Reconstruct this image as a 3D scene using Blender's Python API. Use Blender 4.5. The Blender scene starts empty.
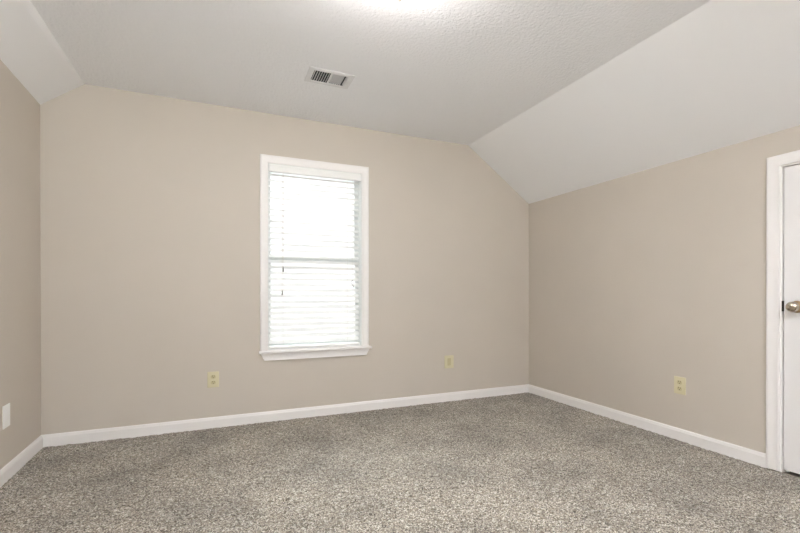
import bpy, bmesh, math, random
import numpy as np
from mathutils import Vector, Matrix

random.seed(7)
S = bpy.context.scene
COL = S.collection
R = math.radians

# ------------------------------------------------------------------ dimensions of the room (metres)
XL, XR, YB, YR = -1.0868, 2.9303, 3.4998, -1.30      # left wall, right wall, back wall, wall behind the camera
SKEW = 0.0267                                         # the left wall closes in a little towards the viewer
ZC = 2.44                                             # flat ceiling
ZL, ZR = 2.2569, 1.9370                               # tops of the two knee walls
CXL, CXR = -0.8464, 2.2022                            # where the slopes meet the flat ceiling
T = 0.13                                              # wall thickness
def xl(y): return XL + SKEW * (YB - y)
WX0, WX1, WZ0, WZ1 = 0.352, 1.128, 0.560, 2.048       # window opening
RX0, RX1, RZ0, RZ1 = -0.74, 1.00, 0.45, 2.05           # opening of the added window behind the camera
VX0, VX1, VY0, VY1 = 0.552, 0.790, 2.700, 2.840       # ceiling register opening
DY0, DY1, DZ1 = 0.610, 1.370, 1.738                   # door opening (inside of the casing)

# ------------------------------------------------------------------ camera
cam_d = bpy.data.cameras.new('camera')
cam = bpy.data.objects.new('camera', cam_d); COL.objects.link(cam)
F, YAW, PITCH, SY, CAMH = 423.768, 0.402173, -0.003462, 28.74, 1.0120
cam_d.sensor_width = 36.0; cam_d.sensor_fit = 'HORIZONTAL'
cam_d.lens = F / 800 * 36.0
cam_d.shift_y = SY / 800
cam_d.clip_start = 0.02
cam.location = (0, 0, CAMH)
cam.rotation_euler = (math.pi / 2 + PITCH, 0, -YAW)
S.camera = cam

# ------------------------------------------------------------------ sky, daylight, exposure
W = bpy.data.worlds.new('sky'); S.world = W; W.use_nodes = True
bg = W.node_tree.nodes['Background']
SKY, GROUND, FRONT, HIGH = 1.4, 6.0, 1.1, 18.0                    # bright sky and ground glow added behind the viewer for the ceiling, dull white sky in front
def world_nodes():
    N, L = W.node_tree.nodes, W.node_tree.links
    tc = N.new('ShaderNodeTexCoord'); sx = N.new('ShaderNodeSeparateXYZ'); L.new(tc.outputs['Generated'], sx.inputs[0])
    def ramp(sock, a, b):
        mr = N.new('ShaderNodeMapRange'); mr.inputs[1].default_value = a; mr.inputs[2].default_value = b
        L.new(sock, mr.inputs[0]); return mr.outputs[0]
    m1 = N.new('ShaderNodeMix'); m1.data_type = 'RGBA'
    m1.inputs['A'].default_value = (GROUND * .955, GROUND * .975, GROUND, 1); m1.inputs['B'].default_value = (SKY * .93, SKY * .975, SKY, 1)
    L.new(ramp(sx.outputs[2], -.10, .02), m1.inputs['Factor'])
    m2 = N.new('ShaderNodeMix'); m2.data_type = 'RGBA'
    m3 = N.new('ShaderNodeMix'); m3.data_type = 'RGBA'     # the front sky brightens upwards, as an overcast sky does
    m3.inputs['A'].default_value = (FRONT * .97, FRONT * .99, FRONT, 1); m3.inputs['B'].default_value = (HIGH * .93, HIGH * .97, HIGH, 1)
    L.new(ramp(sx.outputs[2], .28, .62), m3.inputs['Factor']); L.new(m3.outputs['Result'], m2.inputs['B'])
    L.new(m1.outputs['Result'], m2.inputs['A']); L.new(ramp(sx.outputs[1], -.25, .25), m2.inputs['Factor'])
    L.new(m2.outputs['Result'], bg.inputs['Color'])
world_nodes()
def portal(name, loc, rot, sx, sy):
    l = bpy.data.lights.new(name, 'AREA'); l.shape = 'RECTANGLE'; l.size = sx; l.size_y = sy
    l.cycles.is_portal = True
    o = bpy.data.objects.new(name, l); COL.objects.link(o); o.location = loc; o.rotation_euler = rot
    return o
portal('daylight_portal', ((WX0 + WX1) / 2, YB + T + .03, (WZ0 + WZ1) / 2), (-math.pi / 2, 0, 0), WX1 - WX0, WZ1 - WZ0)
portal('fill_portal_rear', ((RX0 + RX1) / 2, YR - T - .03, (RZ0 + RZ1) / 2), (math.pi / 2, 0, 0), RX1 - RX0, RZ1 - RZ0)  # guides sky light in through the added rear window
fl = bpy.data.lights.new('bounce_flash', 'AREA'); fl.shape = 'DISK'; fl.size = .35; fl.spread = R(120); fl.energy = 84; fl.color = (.915, .95, 1.0)
fo = bpy.data.objects.new('bounce_flash', fl); COL.objects.link(fo); fo.location = (.80, -.30, 1.35); fo.rotation_euler = (math.pi + R(18), 0, 0)   # added unseen lamp aimed at the ceiling, standing in for a photographer's bounced flash
S.view_settings.view_transform = 'Standard'
S.view_settings.look = 'None'
S.view_settings.exposure = 0.69
S.view_settings.gamma = 1.0
S.view_settings.use_curve_mapping = False
S.cycles.diffuse_bounces = 7
S.cycles.max_bounces = 14
S.cycles.transparent_max_bounces = 16
S.cycles.use_denoising = True
LAMP = 33.0                                           # brightness of the ceiling lamp's glass bowl

# ------------------------------------------------------------------ materials
def lin(r, g, b):
    f = lambda c: (c / 255 / 12.92) if c <= 10 else ((c / 255 + .055) / 1.055) ** 2.4
    return (f(r), f(g), f(b), 1)

def mat(name, rgb, rough=.5, metal=0, spec=.5, bump=None, mottle=0.0, mscale=3.0):
    """Principled material; bump = (scale, strength, distance, detail); mottle = slight paint unevenness."""
    m = bpy.data.materials.new(name); m.use_nodes = True
    nt = m.node_tree; N, L = nt.nodes, nt.links
    b = N['Principled BSDF']
    b.inputs['Base Color'].default_value = lin(*rgb)
    b.inputs['Roughness'].default_value = rough
    b.inputs['Metallic'].default_value = metal
    b.inputs['Specular IOR Level'].default_value = spec
    tc = N.new('ShaderNodeTexCoord')
    if mottle:
        n = N.new('ShaderNodeTexNoise'); n.inputs['Scale'].default_value = mscale; n.inputs['Detail'].default_value = 4
        L.new(tc.outputs['Object'], n.inputs['Vector'])
        mr = N.new('ShaderNodeMapRange'); mr.inputs[1].default_value = .3; mr.inputs[2].default_value = .7
        mr.inputs[3].default_value = 1 - mottle; mr.inputs[4].default_value = 1 + mottle
        L.new(n.outputs['Fac'], mr.inputs[0])
        hv = N.new('ShaderNodeHueSaturation'); hv.inputs['Color'].default_value = lin(*rgb)
        L.new(mr.outputs[0], hv.inputs['Value']); L.new(hv.outputs[0], b.inputs['Base Color'])
    if bump:
        n = N.new('ShaderNodeTexNoise'); n.inputs['Scale'].default_value = bump[0]; n.inputs['Detail'].default_value = bump[3]
        n.inputs['Roughness'].default_value = .55
        L.new(tc.outputs['Object'], n.inputs['Vector'])
        bp = N.new('ShaderNodeBump'); bp.inputs['Strength'].default_value = bump[1]; bp.inputs['Distance'].default_value = bump[2]
        L.new(n.outputs['Fac'], bp.inputs['Height']); L.new(bp.outputs[0], b.inputs['Normal'])
    return m

M = {}
M['wall'] = mat('beige_wall_paint', (199, 190.5, 179.5), .62, spec=.3, bump=(140, .10, .002, 3), mottle=.012)
M['ceil'] = mat('stippled_ceiling_paint', (241, 242, 245), .9, spec=.2, bump=(62, .85, .007, 5))
M['slope'] = mat('smooth_ceiling_paint', (237, 237, 238), .85, spec=.2, bump=(60, .10, .004, 3))
M['trim'] = mat('white_trim_paint', (236, 233, 231), .38, bump=(90, .05, .001, 2))
M['door'] = mat('white_door_paint', (230, 228, 227), .42, bump=(70, .06, .001, 2))
M['blind'] = mat('white_blind_vinyl', (240, 240, 238), .45, mottle=.01)
M['cord'] = mat('white_cord', (225, 222, 215), .8, mottle=.03, mscale=80)
M['tassel'] = mat('grey_tassel_plastic', (120, 118, 112), .5, mottle=.03, mscale=60)
M['sash'] = mat('white_window_vinyl', (232, 234, 233), .4, mottle=.01)
M['ivory'] = mat('ivory_plastic', (208, 200, 166), .4, mottle=.02, mscale=20)
M['ivory_dark'] = mat('dull_ivory_plastic', (190, 180, 142), .45, mottle=.02, mscale=20)
M['slot'] = mat('dark_slot', (40, 34, 26), .7, mottle=.05, mscale=60)
M['white_plate'] = mat('white_plate_plastic', (238, 238, 236), .4, mottle=.01, mscale=20)
M['steel'] = mat('brushed_nickel', (196, 186, 172), .16, metal=1, mottle=.04, mscale=40)
M['bronze'] = mat('warm_brass', (176, 150, 118), .3, metal=1, mottle=.05, mscale=40)
M['dark_metal'] = mat('dark_latch_metal', (46, 34, 30), .5, metal=.6, mottle=.05, mscale=60)
M['vent'] = mat('white_enamel', (226, 226, 228), .45, mottle=.01, mscale=20)
M['duct'] = mat('dark_duct', (50, 54, 62), .8, mottle=.08, mscale=20)
M['canopy'] = mat('lamp_canopy_metal', (205, 200, 192), .3, metal=1, mottle=.03, mscale=30)

def glass_mat():
    m = bpy.data.materials.new('window_glass'); m.use_nodes = True
    nt = m.node_tree; N, L = nt.nodes, nt.links
    N.remove(N['Principled BSDF'])
    t = N.new('ShaderNodeBsdfTransparent'); t.inputs[0].default_value = (.95, .975, .965, 1)
    g = N.new('ShaderNodeBsdfGlossy'); g.inputs['Roughness'].default_value = .02
    fr = N.new('ShaderNodeFresnel'); fr.inputs['IOR'].default_value = 1.45
    mx = N.new('ShaderNodeMixShader')
    L.new(fr.outputs[0], mx.inputs[0]); L.new(t.outputs[0], mx.inputs[1]); L.new(g.outputs[0], mx.inputs[2])
    L.new(mx.outputs[0], N['Material Output'].inputs[0])
    return m
M['glass'] = glass_mat()

def bowl_mat():
    m = bpy.data.materials.new('lit_frosted_glass'); m.use_nodes = True
    b = m.node_tree.nodes['Principled BSDF']
    b.inputs['Base Color'].default_value = (.9, .88, .84, 1); b.inputs['Roughness'].default_value = .35
    b.inputs['Emission Color'].default_value = (1.0, .965, .95, 1)
    b.inputs['Emission Strength'].default_value = LAMP
    return m
M['bowl'] = bowl_mat()

def carpet_mat():
    m = bpy.data.materials.new('speckled_twist_pile'); m.use_nodes = True
    nt = m.node_tree; N, L = nt.nodes, nt.links
    b = N['Principled BSDF']; b.inputs['Roughness'].default_value = 1.0; b.inputs['Specular IOR Level'].default_value = .05
    b.inputs['Sheen Weight'].default_value = .25; b.inputs['Sheen Roughness'].default_value = .6
    tc = N.new('ShaderNodeTexCoord')
    # bend the tuft cells a little so that they do not look like a honeycomb
    wn = N.new('ShaderNodeTexNoise'); wn.inputs['Scale'].default_value = 140; wn.inputs['Detail'].default_value = 2
    L.new(tc.outputs['Object'], wn.inputs['Vector'])
    wv = N.new('ShaderNodeVectorMath'); wv.operation = 'MULTIPLY_ADD'
    wv.inputs[1].default_value = (.006, .006, .006)
    L.new(wn.outputs['Color'], wv.inputs[0]); L.new(tc.outputs['Object'], wv.inputs[2])
    vo = N.new('ShaderNodeTexVoronoi'); vo.inputs['Scale'].default_value = 235; vo.voronoi_dimensions = '2D'
    L.new(wv.outputs[0], vo.inputs['Vector'])
    sp = N.new('ShaderNodeSeparateColor'); L.new(vo.outputs['Color'], sp.inputs[0])
    cl = N.new('ShaderNodeTexNoise'); cl.inputs['Scale'].default_value = 55; cl.inputs['Detail'].default_value = 3
    L.new(tc.outputs['Object'], cl.inputs['Vector'])
    ad = N.new('ShaderNodeMath'); ad.operation = 'MULTIPLY_ADD'; ad.inputs[1].default_value = .55
    L.new(cl.outputs['Fac'], ad.inputs[0])
    hf = N.new('ShaderNodeMath'); hf.operation = 'MULTIPLY_ADD'; hf.inputs[1].default_value = .75; hf.inputs[2].default_value = -.15
    L.new(sp.outputs[0], hf.inputs[0]); L.new(hf.outputs[0], ad.inputs[2])
    rp = N.new('ShaderNodeValToRGB'); e = rp.color_ramp.elements
    e[0].position = .08; e[0].color = lin(48, 40, 31)
    e[1].position = .90; e[1].color = lin(212, 207, 197)
    for p, c in ((.30, (98, 87, 73)), (.52, (136, 126, 111)), (.70, (168, 159, 145))):
        k = e.new(p); k.color = lin(*c)
    L.new(ad.outputs[0], rp.inputs[0])
    # patches where the pile was trodden or brushed the other way
    pn = N.new('ShaderNodeTexNoise'); pn.inputs['Scale'].default_value = 2.6; pn.inputs['Detail'].default_value = 5; pn.inputs['Roughness'].default_value = .6
    L.new(tc.outputs['Object'], pn.inputs['Vector'])
    mr = N.new('ShaderNodeMapRange'); mr.inputs[1].default_value = .32; mr.inputs[2].default_value = .62; mr.inputs[3].default_value = .66; mr.inputs[4].default_value = 1.08
    L.new(pn.outputs['Fac'], mr.inputs[0])
    hv = N.new('ShaderNodeHueSaturation'); L.new(rp.outputs[0], hv.inputs['Color']); L.new(mr.outputs[0], hv.inputs['Value'])
    L.new(hv.outputs[0], b.inputs['Base Color'])
    return m
M['carpet'] = carpet_mat()

# ------------------------------------------------------------------ helpers
def prism(bm, pts, vec):
    """solid from a polygon (list of 3-D points) pushed along vec"""
    v = Vector(vec)
    a = [bm.verts.new(p) for p in pts]; b = [bm.verts.new(Vector(p) + v) for p in pts]
    n = len(a)
    fs = [bm.faces.new(a), bm.faces.new(list(reversed(b)))]
    for i in range(n):
        j = (i + 1) % n
        fs.append(bm.faces.new([a[j], a[i], b[i], b[j]]))
    return fs

def box(bm, x0, x1, y0, y1, z0, z1, bev=0, seg=2):
    g = bmesh.new()
    prism(g, [(x0, y0, z0), (x1, y0, z0), (x1, y1, z0), (x0, y1, z0)], (0, 0, z1 - z0))
    bmesh.ops.recalc_face_normals(g, faces=g.faces)
    if bev: bmesh.ops.bevel(g, geom=list(g.edges), offset=bev, segments=seg, profile=.5, affect='EDGES')
    me = bpy.data.meshes.new('t'); g.to_mesh(me); g.free(); bm.from_mesh(me); bpy.data.meshes.remove(me)

def tube(bm, pts, r, n=8, caps=True):
    pts = [Vector(p) for p in pts]; rings = []
    rs = r if isinstance(r, (list, tuple)) else [r] * len(pts)
    for i, p in enumerate(pts):
        d = (pts[min(i + 1, len(pts) - 1)] - pts[max(i - 1, 0)]).normalized()
        u = d.orthogonal().normalized() if abs(d.z) < .9 else Vector((1, 0, 0)) - d * d.x
        u.normalize(); w = d.cross(u)
        rings.append([bm.verts.new(p + (u * math.cos(2 * math.pi * k / n) + w * math.sin(2 * math.pi * k / n)) * rs[i]) for k in range(n)])
    for a, b in zip(rings, rings[1:]):
        for k in range(n): bm.faces.new([a[k], a[(k + 1) % n], b[(k + 1) % n], b[k]])
    if caps: bm.faces.new(list(reversed(rings[0]))); bm.faces.new(rings[-1])

def lathe(bm, prof, n=32, mtx=None):
    """prof: (radius, height) about local z; closes where the radius is 0"""
    rings = []
    for r, z in prof:
        if r < 1e-6: rings.append([bm.verts.new((0, 0, z))])
        else: rings.append([bm.verts.new((r * math.cos(2 * math.pi * k / n), r * math.sin(2 * math.pi * k / n), z)) for k in range(n)])
    for a, b in zip(rings, rings[1:]):
        for k in range(n):
            j = (k + 1) % n
            if len(a) == 1 and len(b) == 1: continue
            if len(a) == 1: bm.faces.new([a[0], b[j], b[k]])
            elif len(b) == 1: bm.faces.new([a[k], a[j], b[0]])
            else: bm.faces.new([a[k], a[j], b[j], b[k]])
    if mtx: bmesh.ops.transform(bm, matrix=mtx, verts=[v for rg in rings for v in rg])

def obj(name, bm, m, parent=None, smooth=False, mtx=None):
    if mtx is not None: bmesh.ops.transform(bm, matrix=mtx, verts=bm.verts)
    bmesh.ops.recalc_face_normals(bm, faces=bm.faces)
    me = bpy.data.meshes.new(name); bm.to_mesh(me); bm.free()
    me.materials.append(m)
    if smooth:
        for p in me.polygons: p.use_smooth = True
        me.set_sharp_from_angle(angle=R(38))
    o = bpy.data.objects.new(name, me); COL.objects.link(o)
    if parent: o.parent = parent
    return o

def tag(o, label, cat, group=None, kind=None):
    o['label'] = label
    if cat: o['category'] = cat
    if group: o['group'] = group
    if kind: o['kind'] = kind
    return o

def struct(name, bm, m, label=None, smooth=False):
    o = obj(name, bm, m, smooth=smooth); o['kind'] = 'structure'
    if label: o['label'] = label
    return o

def empty(name, loc, rot=(0, 0, 0)):
    o = bpy.data.objects.new(name, None); COL.objects.link(o); o.location = loc; o.rotation_euler = rot
    o.empty_display_size = .05
    return o

def sweep(bm, path, prof, outs, up):
    """moulding: prof = [(across, height)], path corner points, outs = the mitred 'across' vector at each corner, up = direction away from the wall"""
    up = Vector(up); rings = []
    for p, o in zip(path, outs):
        rings.append([bm.verts.new(Vector(p) + Vector(o) * a + up * h) for a, h in prof])
    n = len(prof)
    for a, b in zip(rings, rings[1:]):
        for k in range(n): bm.faces.new([a[k], a[(k + 1) % n], b[(k + 1) % n], b[k]])
    bm.faces.new(list(reversed(rings[0]))); bm.faces.new(rings[-1])

# ------------------------------------------------------------------ walls, ceiling, floor
ZT = ZC + .0
def gable(bm, y, dy, x0, x1, hole):
    """end wall below the sloping ceiling, in upright strips, with one rectangular opening"""
    def top(x):
        if x < CXL: return ZL + (ZC - ZL) * (x - XL) / (CXL - XL)
        if x > CXR: return ZC + (ZR - ZC) * (x - CXR) / (XR - CXR)
        return ZC
    hx0, hx1, hz0, hz1 = hole
    xs = sorted([x0, CXL, hx0, hx1, CXR, x1])
    for a, b in zip(xs, xs[1:]):
        if abs(a - hx0) < 1e-6:
            prism(bm, [(a, y, -.05), (b, y, -.05), (b, y, hz0), (a, y, hz0)], (0, dy, 0))
            prism(bm, [(a, y, hz1), (b, y, hz1), (b, y, top(b)), (a, y, top(a))], (0, dy, 0))
        else:
            prism(bm, [(a, y, -.05), (b, y, -.05), (b, y, top(b)), (a, y, top(a))], (0, dy, 0))

bm = bmesh.new(); gable(bm, YB, T, XL, XR, (WX0, WX1, WZ0, WZ1)); struct('wall_back', bm, M['wall'], 'beige back wall around the bright window')
bm = bmesh.new(); gable(bm, YR, -T, XL, XR, (RX0, RX1, RZ0, RZ1)); struct('wall_front', bm, M['wall'], 'beige wall behind the viewer')
y0, y1 = YR - T, YB + T
bm = bmesh.new()
prism(bm, [(xl(y0), y0, -.05), (xl(y1), y1, -.05), (xl(y1), y1, ZL), (xl(y0), y0, ZL)], (-T, 0, 0)); struct('wall_left', bm, M['wall'], 'beige left wall with the white plate')
bm = bmesh.new()
DO0, DO1, DOZ = DY0 - .018, DY1 + .018, DZ1 + .018          # rough opening behind the casing
prism(bm, [(XR, y0, -.05), (XR, DO0, -.05), (XR, DO0, ZR), (XR, y0, ZR)], (T, 0, 0))
prism(bm, [(XR, DO0, DOZ), (XR, DO1, DOZ), (XR, DO1, ZR), (XR, DO0, ZR)], (T, 0, 0))
prism(bm, [(XR, DO1, -.05), (XR, y1, -.05), (XR, y1, ZR), (XR, DO1, ZR)], (T, 0, 0))
struct('wall_right', bm, M['wall'], 'beige knee wall on the right with the door')
bm = bmesh.new()                                       # closet under the eaves, added to stop sky light leaking past the door
cx0, cx1, cy0, cy1 = XR + T, XR + T + .75, DO0 - .10, DO1 + .10
box(bm, cx0, cx1, cy0 - .02, cy0, -.05, ZR); box(bm, cx0, cx1, cy1, cy1 + .02, -.05, ZR); box(bm, cx1, cx1 + .02, cy0 - .02, cy1 + .02, -.05, ZR)
box(bm, cx0, cx1 + .02, cy0 - .02, cy1 + .02, -.07, -.03); box(bm, cx0, cx1 + .02, cy0 - .02, cy1 + .02, ZR, ZR + .02)
box(bm, XR, cx0, DO0, DO1, -.07, -.012)
struct('wall_closet', bm, M['wall'], 'closet walls added behind the door to block light')
# flat ceiling, with the opening for the register
bm = bmesh.new()
gx = [CXL, VX0, VX1, CXR]; gy = [y0, VY0, VY1, y1]
for i in range(3):
    for j in range(3):
        if i == 1 and j == 1: continue
        prism(bm, [(gx[i], gy[j], ZC), (gx[i + 1], gy[j], ZC), (gx[i + 1], gy[j + 1], ZC), (gx[i], gy[j + 1], ZC)], (0, 0, .10))
struct('ceiling', bm, M['ceil'], 'flat stippled white ceiling with the vent')
bm = bmesh.new()
prism(bm, [(xl(y0), y0, ZL), (xl(y1), y1, ZL), (CXL, y1, ZC), (CXL, y0, ZC)], (-.02, 0, .10))
struct('ceiling_slope_left', bm, M['slope'], 'short white ceiling slope above the left wall')
bm = bmesh.new()
prism(bm, [(XR, y0, ZR), (XR, y1, ZR), (CXR, y1, ZC), (CXR, y0, ZC)], (.02, 0, .10))
struct('ceiling_slope_right', bm, M['slope'], 'wide white ceiling slope above the door')

def make_floor():
    """carpet: a fine height field of tufts"""
    rng = np.random.default_rng(3)
    X0, X1 = XL, XR; step = .0075
    nx, ny = int((X1 - X0) / step) + 1, int((YB - YR) / step) + 1
    xs = np.linspace(X0, X1, nx); ys = np.linspace(YR, YB, ny)
    h = rng.random((ny, nx))
    def blur(a): return (a + np.roll(a, 1, 0) + np.roll(a, -1, 0) + np.roll(a, 1, 1) + np.roll(a, -1, 1)) / 5
    b1 = blur(h); b2 = blur(blur(blur(rng.random((ny, nx)))))
    z = (h - .5) * .0036 + (b1 - .5) * .005 + (b2 - .5) * .008 - .001
    jx = (rng.random((ny, nx)) - .5) * step * .6; jy = (rng.random((ny, nx)) - .5) * step * .6
    jx[:, 0] = jx[:, -1] = 0; jy[0] = jy[-1] = 0
    gx_, gy_ = np.meshgrid(xs, ys)
    lo = xl(gy_) - .02
    co = np.stack([np.maximum(gx_ + jx, lo), gy_ + jy, z], -1).reshape(-1, 3).astype(np.float32)
    idx = np.arange(nx * ny).reshape(ny, nx)
    q = np.stack([idx[:-1, :-1], idx[:-1, 1:], idx[1:, 1:], idx[1:, :-1]], -1).reshape(-1).astype(np.int32)
    nf = (nx - 1) * (ny - 1)
    me = bpy.data.meshes.new('floor')
    me.vertices.add(nx * ny); me.vertices.foreach_set('co', co.ravel())
    me.loops.add(len(q)); me.loops.foreach_set('vertex_index', q)
    me.polygons.add(nf); me.polygons.foreach_set('loop_start', np.arange(0, nf * 4, 4, dtype=np.int32))
    me.update(calc_edges=True); me.validate()
    me.polygons.foreach_set('use_smooth', np.ones(nf, dtype=bool)); me.update()
    me.materials.append(M['carpet'])
    o = bpy.data.objects.new('floor', me); COL.objects.link(o)
    o['kind'] = 'structure'; o['label'] = 'speckled brown and grey wall to wall carpet'
make_floor()
bm = bmesh.new(); box(bm, XL - T, XR + T, YR - T, YB + T, -.09, -.05); box(bm, XR - .03, XR + .001, DO0, DO1, -.06, -.012); struct('floor_slab', bm, M['wall'], 'floor under the carpet')

# baseboards
BH, BT = .080, .013
BP = [(0, 0), (BT, 0), (BT, BH - .020), (BT - .003, BH - .013), (BT - .004, BH - .007), (BT - .008, BH - .001), (0, BH)]   # (out of the wall, height)
def board(name, a, b, out, label):
    bm = bmesh.new(); o = Vector(out); up = Vector((0, 0, 1)); rings = []
    for p in (a, b): rings.append([bm.verts.new(Vector(p) + o * d + up * (h - .012 if h == 0 else h)) for d, h in BP])
    n = len(BP)
    for k in range(n): bm.faces.new([rings[0][k], rings[0][(k + 1) % n], rings[1][(k + 1) % n], rings[1][k]])
    bm.faces.new(rings[0]); bm.faces.new(list(reversed(rings[1])))
    struct(name, bm, M['trim'], label)
CW = .060                                              # casing width
board('baseboard_back', (XL, YB, 0), (XR, YB, 0), (0, -1, 0), 'white baseboard along the back wall')
board('baseboard_left', (xl(YB - BT), YB - BT, 0), (xl(YR), YR, 0), (1, 0, 0), 'white baseboard along the left wall')
board('baseboard_right', (XR, YB - BT, 0), (XR, DY1 + CW, 0), (-1, 0, 0), 'white baseboard from the far corner to the door')
board('baseboard_front', (XR, YR, 0), (xl(YR), YR, 0), (0, 1, 0), 'white baseboard behind the viewer')

# ------------------------------------------------------------------ window in the back wall
CP = [(0, 0), (0, .011), (.006, .014), (.012, .012), (.034, .015), (.044, .019), (.054, .019), (CW, .015), (CW, 0)]   # casing profile (across, height)
YG = YB + .088                                         # plane of the sashes
def ring(bm, x0, x1, z0, z1, y0, y1, l, r, b, t, bev=.002):
    """rectangular frame out of four rails"""
    box(bm, x0, x0 + l, y0, y1, z0, z1, bev); box(bm, x1 - r, x1, y0, y1, z0, z1, bev)
    box(bm, x0 + l, x1 - r, y0, y1, z0, z0 + b, bev); box(bm, x0 + l, x1 - r, y0, y1, z1 - t, z1, bev)

bm = bmesh.new()                                       # jambs lining the opening, with stops
jt = .006
box(bm, WX0 - .010, WX0 + jt, YB + .001, YB + T + .02, WZ0, WZ1); box(bm, WX1 - jt, WX1 + .010, YB + .001, YB + T + .02, WZ0, WZ1)
box(bm, WX0 + jt, WX1 - jt, YB + .001, YB + T + .02, WZ1 - jt, WZ1 + .010); box(bm, WX0 + jt, WX1 - jt, YB + .02, YB + T + .03, WZ0 - .01, WZ0 + .012)
ring(bm, WX0 + jt, WX1 - jt, WZ0 + .012, WZ1 - jt, YG - .016, YG - .004, .012, .012, .001, .012, .001)
win = struct('window_1', bm, M['sash'], 'white framed window in the back wall')
bm = bmesh.new()
sweep(bm, [(WX0, YB, WZ0), (WX0, YB, WZ1), (WX1, YB, WZ1), (WX1, YB, WZ0)], CP, [(-1, 0, 0), (-1, 0, 1), (1, 0, 1), (1, 0, 0)], (0, -1, 0))
obj('window_casing', bm, M['trim'], win, smooth=True)
bm = bmesh.new()
SX0, SX1 = WX0 - CW - .009, WX1 + CW + .019
prism(bm, [(SX0, YB, WZ0 - .020), (SX0, YB - .040, WZ0 - .020), (SX0, YB - .046, WZ0 - .014), (SX0, YB - .046, WZ0 - .006), (SX0, YB - .040, WZ0), (SX0, YB, WZ0)], (SX1 - SX0, 0, 0))
box(bm, WX0 + .001, WX1 - .001, YB - .002, YB + .07, WZ0 - .004, WZ0 + .004)
obj('window_sill', bm, M['trim'], win)
bm = bmesh.new()                                       # apron with raked ends and a stepped face
for z0, z1, d in ((WZ0 - .038, WZ0 - .020, .022), (WZ0 - .068, WZ0 - .038, .016), (WZ0 - .076, WZ0 - .068, .019)):
    k0 = (WZ0 - .020 - z0) * .5; k1 = (WZ0 - .020 - z1) * .5
    a0, a1 = SX0 + .012, SX1 - .012
    prism(bm, [(a0 + k0, YB, z0), (a1 - k0, YB, z0), (a1 - k1, YB, z1), (a0 + k1, YB, z1)], (0, -d, 0))
obj('window_apron', bm, M['trim'], win)
mid = (WZ0 + WZ1) / 2
def sash(name, z0, z1, y, cross):
    bm = bmesh.new(); ring(bm, WX0 + jt, WX1 - jt, z0, z1, y, y + .022, .026, .026, .036, .030)
    s = obj(name, bm, M['sash'], win)
    g = bmesh.new(); box(g, WX0 + .030, WX1 - .030, y + .009, y + .013, z0 + .034, z1 - .028)
    obj('glass_pane', g, M['glass'], s)
    return s
sash('upper_sash', mid - .018, WZ1 - jt, YG + .026, 0)
sash('lower_sash', WZ0 + .013, mid + .018, YG, 0)
bm = bmesh.new()
box(bm, .5 * (WX0 + WX1) - .03, .5 * (WX0 + WX1) + .03, YG + .001, YG + .020, mid + .018, mid + .030, .003)
box(bm, .5 * (WX0 + WX1) - .008, .5 * (WX0 + WX1) + .03, YG - .008, YG + .003, mid + .026, mid + .036, .002)
obj('sash_lock', bm, M['sash'], win)

# unseen window added behind the viewer to fill the room with soft light
bm = bmesh.new()
ring(bm, RX0, RX1, RZ0, RZ1, YR - T, YR - T + .05, .05, .05, .05, .05)
box(bm, (RX0 + RX1) / 2 - .03, (RX0 + RX1) / 2 + .03, YR - T, YR - T + .05, RZ0 + .05, RZ1 - .05)
w2 = struct('fill_window', bm, M['sash'], 'wide white window added behind the viewer as fill light')
bm = bmesh.new(); box(bm, RX0 + .05, RX1 - .05, YR - T + .02, YR - T + .024, RZ0 + .05, RZ1 - .05); obj('glass_pane', bm, M['glass'], w2)
bm = bmesh.new()
sweep(bm, [(RX0, YR, RZ0), (RX0, YR, RZ1), (RX1, YR, RZ1), (RX1, YR, RZ0), (RX0, YR, RZ0)], CP, [(-1, 0, -1), (-1, 0, 1), (1, 0, 1), (1, 0, -1), (-1, 0, -1)], (0, 1, 0))
obj('window_casing', bm, M['trim'], w2, smooth=True)

# ------------------------------------------------------------------ blind hanging inside the window
YS = YB + .036                                         # middle of the slats
BX0, BX1 = WX0 + .008, WX1 - .013
blind = tag(empty('window_blind', ((BX0 + BX1) / 2, YS, WZ1 - jt)), 'white horizontal slat blind lowered over the bright window, slats open', 'window blind')
P0 = Vector(blind.location)
def bpart(name, bm, m, parent=blind, smooth=False):
    """part of the blind; coordinates given in the room"""
    return obj(name, bm, m, parent, smooth, Matrix.Translation(-P0))
bm = bmesh.new()
vt, vb = WZ1 - .005, WZ1 - .064
prism(bm, [(WX0 + .009, YB + .002, vb), (WX0 + .009, YB - .004, vb + .002), (WX0 + .009, YB - .004, vb + .014), (WX0 + .009, YB - .001, vb + .018), (WX0 + .009, YB - .001, vt - .018),
           (WX0 + .009, YB - .004, vt - .014), (WX0 + .009, YB - .004, vt - .002), (WX0 + .009, YB + .002, vt), (WX0 + .009, YB + .007, vt), (WX0 + .009, YB + .007, vb)], (WX1 - WX0 - .014, 0, 0))
bpart('valance', bm, M['blind'])
bm = bmesh.new(); box(bm, BX0 + .004, BX1 - .002, YB + .010, YB + .062, WZ1 - .056, WZ1 - jt - .001, .003); bpart('head_rail', bm, M['blind'])
PITCHZ = .0463
z = vb - .016; TILT = R(32); bm = bmesh.new(); hz = []
while z > WZ0 + .052: hz.append(z); z -= PITCHZ
n_low = 0
for k in range(n_low): hz.append(WZ0 + .034 + k * .0075)     # slats gathered on the bottom rail
for i, z in enumerate(hz):
    a = TILT if i < len(hz) - n_low else R(1)
    c, s = math.cos(a), math.sin(a); prof = []
    for u, w in ((-.025, -.0015), (0, .0004), (.025, -.0015), (.025, .0013), (0, .0034), (-.025, .0013)):
        prof.append((BX0, YS + u * c + w * s, z + u * s * 1 + w * c))
    prism(bm, prof, (BX1 - BX0, 0, 0))
bpart('slats', bm, M['blind'])
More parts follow.
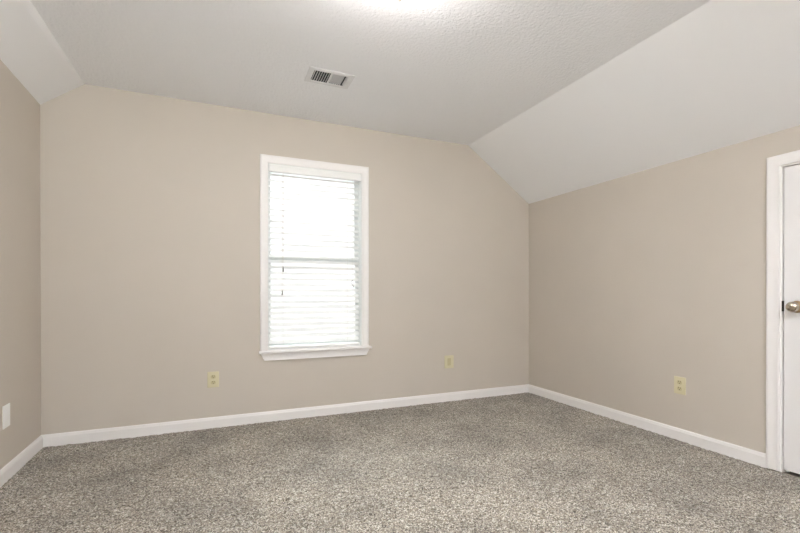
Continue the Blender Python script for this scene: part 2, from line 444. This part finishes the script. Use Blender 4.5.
bm = bmesh.new(); box(bm, BX0, BX1, YS - .026, YS + .026, WZ0 + .012, WZ0 + .031, .004); bpart('bottom_rail', bm, M['blind'])
for x in (BX0 + .11, BX1 - .11):
    bm = bmesh.new()
    for yy in (YS - .0275, YS + .0275): box(bm, x - .0009, x + .0009, yy - .0006, yy + .0006, WZ0 + .02, vb + .01)
    for z in hz: box(bm, x - .001, x + .001, YS - .027, YS + .027, z - .0030, z - .0022)
    bpart('ladder_cord', bm, M['cord'])
def pull(x, zt, dx=0):
    bm = bmesh.new(); yc = YS - .034
    tube(bm, [(x, yc, vb + .01), (x + dx * .3, yc, (vb + zt) / 2), (x + dx, yc, zt)], .0011, 6)
    c = bpart('lift_cord', bm, M['cord'], smooth=True)
    t = bmesh.new(); lathe(t, [(0, .010), (.0028, .010), (.0042, .003), (.0066, -.020), (.0066, -.026), (.003, -.030), (0, -.030)], 14, Matrix.Translation((x + dx, yc, zt)))
    o = bpart('tassel', t, M['tassel'], c, smooth=True); o['label'] = 'grey tassel'
pull(.474, 1.218, -.004); pull(.468, 1.030, -.006)
bm = bmesh.new(); yc = YS - .034; x = 1.046             # tilt cord with its curled end on the right
tube(bm, [(x, yc, vb + .01), (x, yc, 1.40), (x - .001, yc, 1.14)], .0011, 6)
tc_ = bpart('tilt_cord', bm, M['cord'], smooth=True)
bm = bmesh.new()
tube(bm, [(x + .012 * math.cos(t) * (1 if k < 7 else .9), yc, 1.098 + .03 - k * .0058) for k, t in enumerate([1.2, 1.7, 2.3, 2.9, 3.1, 2.6, 1.9, 1.3, .9, .6, .6, .9])], .0032, 8)
o = bpart('tassel', bm, M['tassel'], tc_, smooth=True); o['label'] = 'curled grey cord end'

# ------------------------------------------------------------------ door in the right wall
bm = bmesh.new()
DF = XR + .010                                          # face of the door, a little behind the wall face
DE0, DE1 = DY0 + .016, DY1 - .0125
box(bm, DF, DF + .035, DE0, DE1, .016, DZ1 - .0125, .002)
door = struct('door_1', bm, M['door'], 'flat white door in the right wall')
bm = bmesh.new()
sweep(bm, [(XR, DY1, .004), (XR, DY1, DZ1), (XR, DY0, DZ1), (XR, DY0, .004)], CP, [(0, 1, 0), (0, 1, 1), (0, -1, 1), (0, -1, 0)], (-1, 0, 0))
obj('door_casing', bm, M['trim'], door, smooth=True)
bm = bmesh.new()
g = .0080
for (a, b) in ((DY1 - g, DY1 + .017), (DY0 - .017, DY0 + g)): box(bm, XR - .001, XR + T, a, b, -.005, DZ1 + .017)
box(bm, XR - .001, XR + T, DY0 + g, DY1 - g, DZ1 - .008, DZ1 + .017)
box(bm, DF + .037, DF + .050, DY1 - g - .012, DY1 - g, -.005, DZ1 - .011); box(bm, DF + .037, DF + .050, DY0 + g, DY0 + g + .012, -.005, DZ1 - .011)
box(bm, DF + .037, DF + .050, DY0 + g, DY1 - g, DZ1 - .025, DZ1 - .011)
obj('door_frame', bm, M['trim'], door)
bm = bmesh.new(); box(bm, XR - .0015, XR + .024, DY1 - g - .0025, DY1 - g + .0005, .912, .972, .0006)
o = obj('strike_plate', bm, M['dark_metal'], door); o['label'] = 'dark metal strike plate in the gap beside the knob'
KY, KZ = DE1 - .060, .940
kmt = Matrix.Translation((DF, KY, KZ)) @ Matrix.Rotation(-math.pi / 2, 4, 'Y')
bm = bmesh.new(); lathe(bm, [(0, 0), (.033, 0), (.033, .004), (.029, .008), (.018, .011), (.0125, .014), (.0115, .026), (.013, .030), (0, .030)], 32, kmt)
h = obj('door_handle', bm, M['bronze'], door, smooth=True); h['label'] = 'round metal door knob with a warm neck'
bm = bmesh.new()
lathe(bm, [(0, .028), (.013, .028), (.020, .031), (.0265, .037), (.0295, .045), (.0285, .054), (.0235, .062), (.015, .067), (.006, .069), (0, .0692)], 32, kmt)
o = obj('knob', bm, M['steel'], h, smooth=True); o['label'] = 'silvery knob'

# ------------------------------------------------------------------ wall plates (local: x across, z up, -y out of the wall)
def plate_base(name, loc, rotz, w, hgt, m):
    t = empty(name, loc, (0, 0, rotz))
    bm = bmesh.new(); box(bm, -w / 2, w / 2, -.0062, 0, -hgt / 2, hgt / 2, .0025, 3); obj('cover_plate', bm, m, t, smooth=True)
    return t
def screw(t, z, m):
    bm = bmesh.new(); lathe(bm, [(0, .0018), (.0024, .0014), (.0032, 0), (0, 0)], 12, Matrix.Translation((0, -.0054, z)) @ Matrix.Rotation(math.pi / 2, 4, 'X'))
    obj('screw', bm, m, t, smooth=True)
def duplex(loc, rotz, label, w=.080, hgt=.119):
    t = tag(plate_base('wall_outlet', loc, rotz, w, hgt, M['ivory']), label, 'outlet', 'ivory wall outlets')
    for z in (.0215, -.0215):
        bm = bmesh.new(); pts = []
        for k in range(24):
            a = 2 * math.pi * k / 24; pts.append((.0172 * math.cos(a), -.0045, z + max(-.0135, min(.0135, .0172 * math.sin(a)))))
        prism(bm, pts, (0, -.0035, 0)); r_ = obj('receptacle', bm, M['ivory_dark'], t)
        bm = bmesh.new()
        for x, hh in ((-.0062, .0095), (.0062, .008)): box(bm, x - .0013, x + .0013, -.0084, -.0078, z + .001, z + .001 + hh)
        lathe(bm, [(0, 0), (.0027, 0), (.0027, .0006), (0, .0006)], 12, Matrix.Translation((0, -.0078, z - .0068)) @ Matrix.Rotation(math.pi / 2, 4, 'X'))
        obj('slots', bm, M['slot'], r_)
    screw(t, 0, M['ivory_dark'])
    return t
duplex((-.046, YB, .364), 0, 'ivory duplex outlet on the back wall, left of and below the window')
duplex((XR, 1.937, .378), -math.pi / 2, 'ivory duplex outlet on the right wall, between far corner and door')
t = tag(plate_base('wall_plate', (1.990, YB, .370), 0, .096, .120, M['ivory']), 'small ivory wall plate with a plain upright centre, right of the window', 'wall plate')
bm = bmesh.new()
for q in ((-.0185, -.0165, -.035, .035), (.0165, .0185, -.035, .035), (-.0165, .0165, .033, .035), (-.0165, .0165, -.035, -.033)): box(bm, q[0], q[1], -.0066, -.005, q[2], q[3])
obj('insert_frame', bm, M['ivory_dark'], t)
bm = bmesh.new(); box(bm, -.0165, .0165, -.0075, -.004, -.033, .033, .001); obj('insert', bm, M['ivory_dark'], t)
screw(t, .048, M['ivory_dark']); screw(t, -.048, M['ivory_dark'])
t = tag(plate_base('wall_plate', (xl(2.955), 2.957, .347), math.pi / 2 + math.atan(SKEW), .086, .124, M['white_plate']), 'plain white wall plate low on the left wall', 'wall plate')
screw(t, .042, M['white_plate']); screw(t, -.042, M['white_plate'])

# ------------------------------------------------------------------ ceiling register
vent = tag(empty('ceiling_vent', (.671, 2.770, ZC)), 'white metal air vent with louvres in the ceiling', 'vent')
V0 = Vector(vent.location)
def vpart(name, bm, m, smooth=False): return obj(name, bm, m, vent, smooth, Matrix.Translation(-V0))
bm = bmesh.new()
X0, X1, Y0_, Y1_ = .522, .820, 2.672, 2.866
for a, b, c, d in ((X0, VX0 + .006, Y0_, Y1_), (VX1 - .006, X1, Y0_, Y1_), (VX0 + .006, VX1 - .006, Y0_, VY0 + .004), (VX0 + .006, VX1 - .006, VY1 - .004, Y1_), (.6655, .6805, VY0, VY1)):
    box(bm, a, b, c, d, ZC - .004, ZC + .0005, .0015)
vpart('vent_frame', bm, M['vent'])
def bank(name, xa, xb, n, lean, skip=()):
    bm = bmesh.new(); p = (xb - xa) / n
    for k in range(n):
        if k in skip: continue
        x = xa + (k + .5) * p
        prism(bm, [(x - lean * .0055, VY0 + .003, ZC - .004), (x - lean * .0055 + .0012, VY0 + .003, ZC - .004), (x + lean * .0055 + .0012, VY0 + .003, ZC + .008), (x + lean * .0055, VY0 + .003, ZC + .008)], (0, VY1 - VY0 - .006, 0))
    return vpart(name, bm, M['vent'])
bank('louver_bank', VX0 + .006, .6655, 7, .95)
bank('louver_bank', .6805, VX1 - .006, 8, -.75, (6,))
bm = bmesh.new()
e_ = .004
for a, b, c, d in ((VX0, VX0 + e_, VY0, VY1), (VX1 - e_, VX1, VY0, VY1), (VX0, VX1, VY0, VY0 + e_), (VX0, VX1, VY1 - e_, VY1)): box(bm, a, b, c, d, ZC + .001, ZC + .16)
box(bm, VX0, VX1, VY0, VY1, ZC + .155, ZC + .16)
o = vpart('duct_box', bm, M['duct']); o['label'] = 'dark duct inside'
bm = bmesh.new(); box(bm, .794, .798, 2.755, 2.785, ZC - .012, ZC - .005, .001); vpart('damper_lever', bm, M['vent'])

# ------------------------------------------------------------------ ceiling lamp (only the tip of its finial shows)
LX, LY, LZ = .678, 1.597, 2.2035                        # LZ: tip of the finial
lamp = tag(empty('ceiling_light', (LX, LY, ZC)), 'glowing ceiling lamp at the top edge, only its finial tip showing', 'ceiling light')
dz = LZ - ZC
bm = bmesh.new(); lathe(bm, [(0, 0), (.070, 0), (.070, -.010), (.060, -.022), (.012, -.030), (.008, -.040), (.008, dz + .182), (.124, dz + .176), (.124, dz + .172), (.008, dz + .172), (.008, dz + .060), (0, dz + .060)], 40); obj('canopy', bm, M['canopy'], lamp, smooth=True)  # wide disc added above the bowl to hold back glow on the ceiling
bm = bmesh.new()
pr = [(.143, dz + .165), (.142, dz + .140), (.136, dz + .122), (.122, dz + .110), (.100, dz + .096), (.075, dz + .079), (.050, dz + .065), (.025, dz + .058)]
lathe(bm, [(.147, dz + .171)] + pr + [(.006, dz + .057), (.006, dz + .060)] + [(r_ * .97, z_ + .004) for r_, z_ in reversed(pr)] + [(.142, dz + .171), (.147, dz + .171)], 48)
obj('glass_bowl', bm, M['bowl'], lamp, smooth=True)
bm = bmesh.new(); lathe(bm, [(0, dz + .060), (.018, dz + .057), (.018, dz + .052), (.008, dz + .047), (.006, dz + .038), (.010, dz + .027), (.010, dz + .017), (.005, dz + .007), (0, dz)], 24)
obj('finial', bm, M['canopy'], lamp, smooth=True)
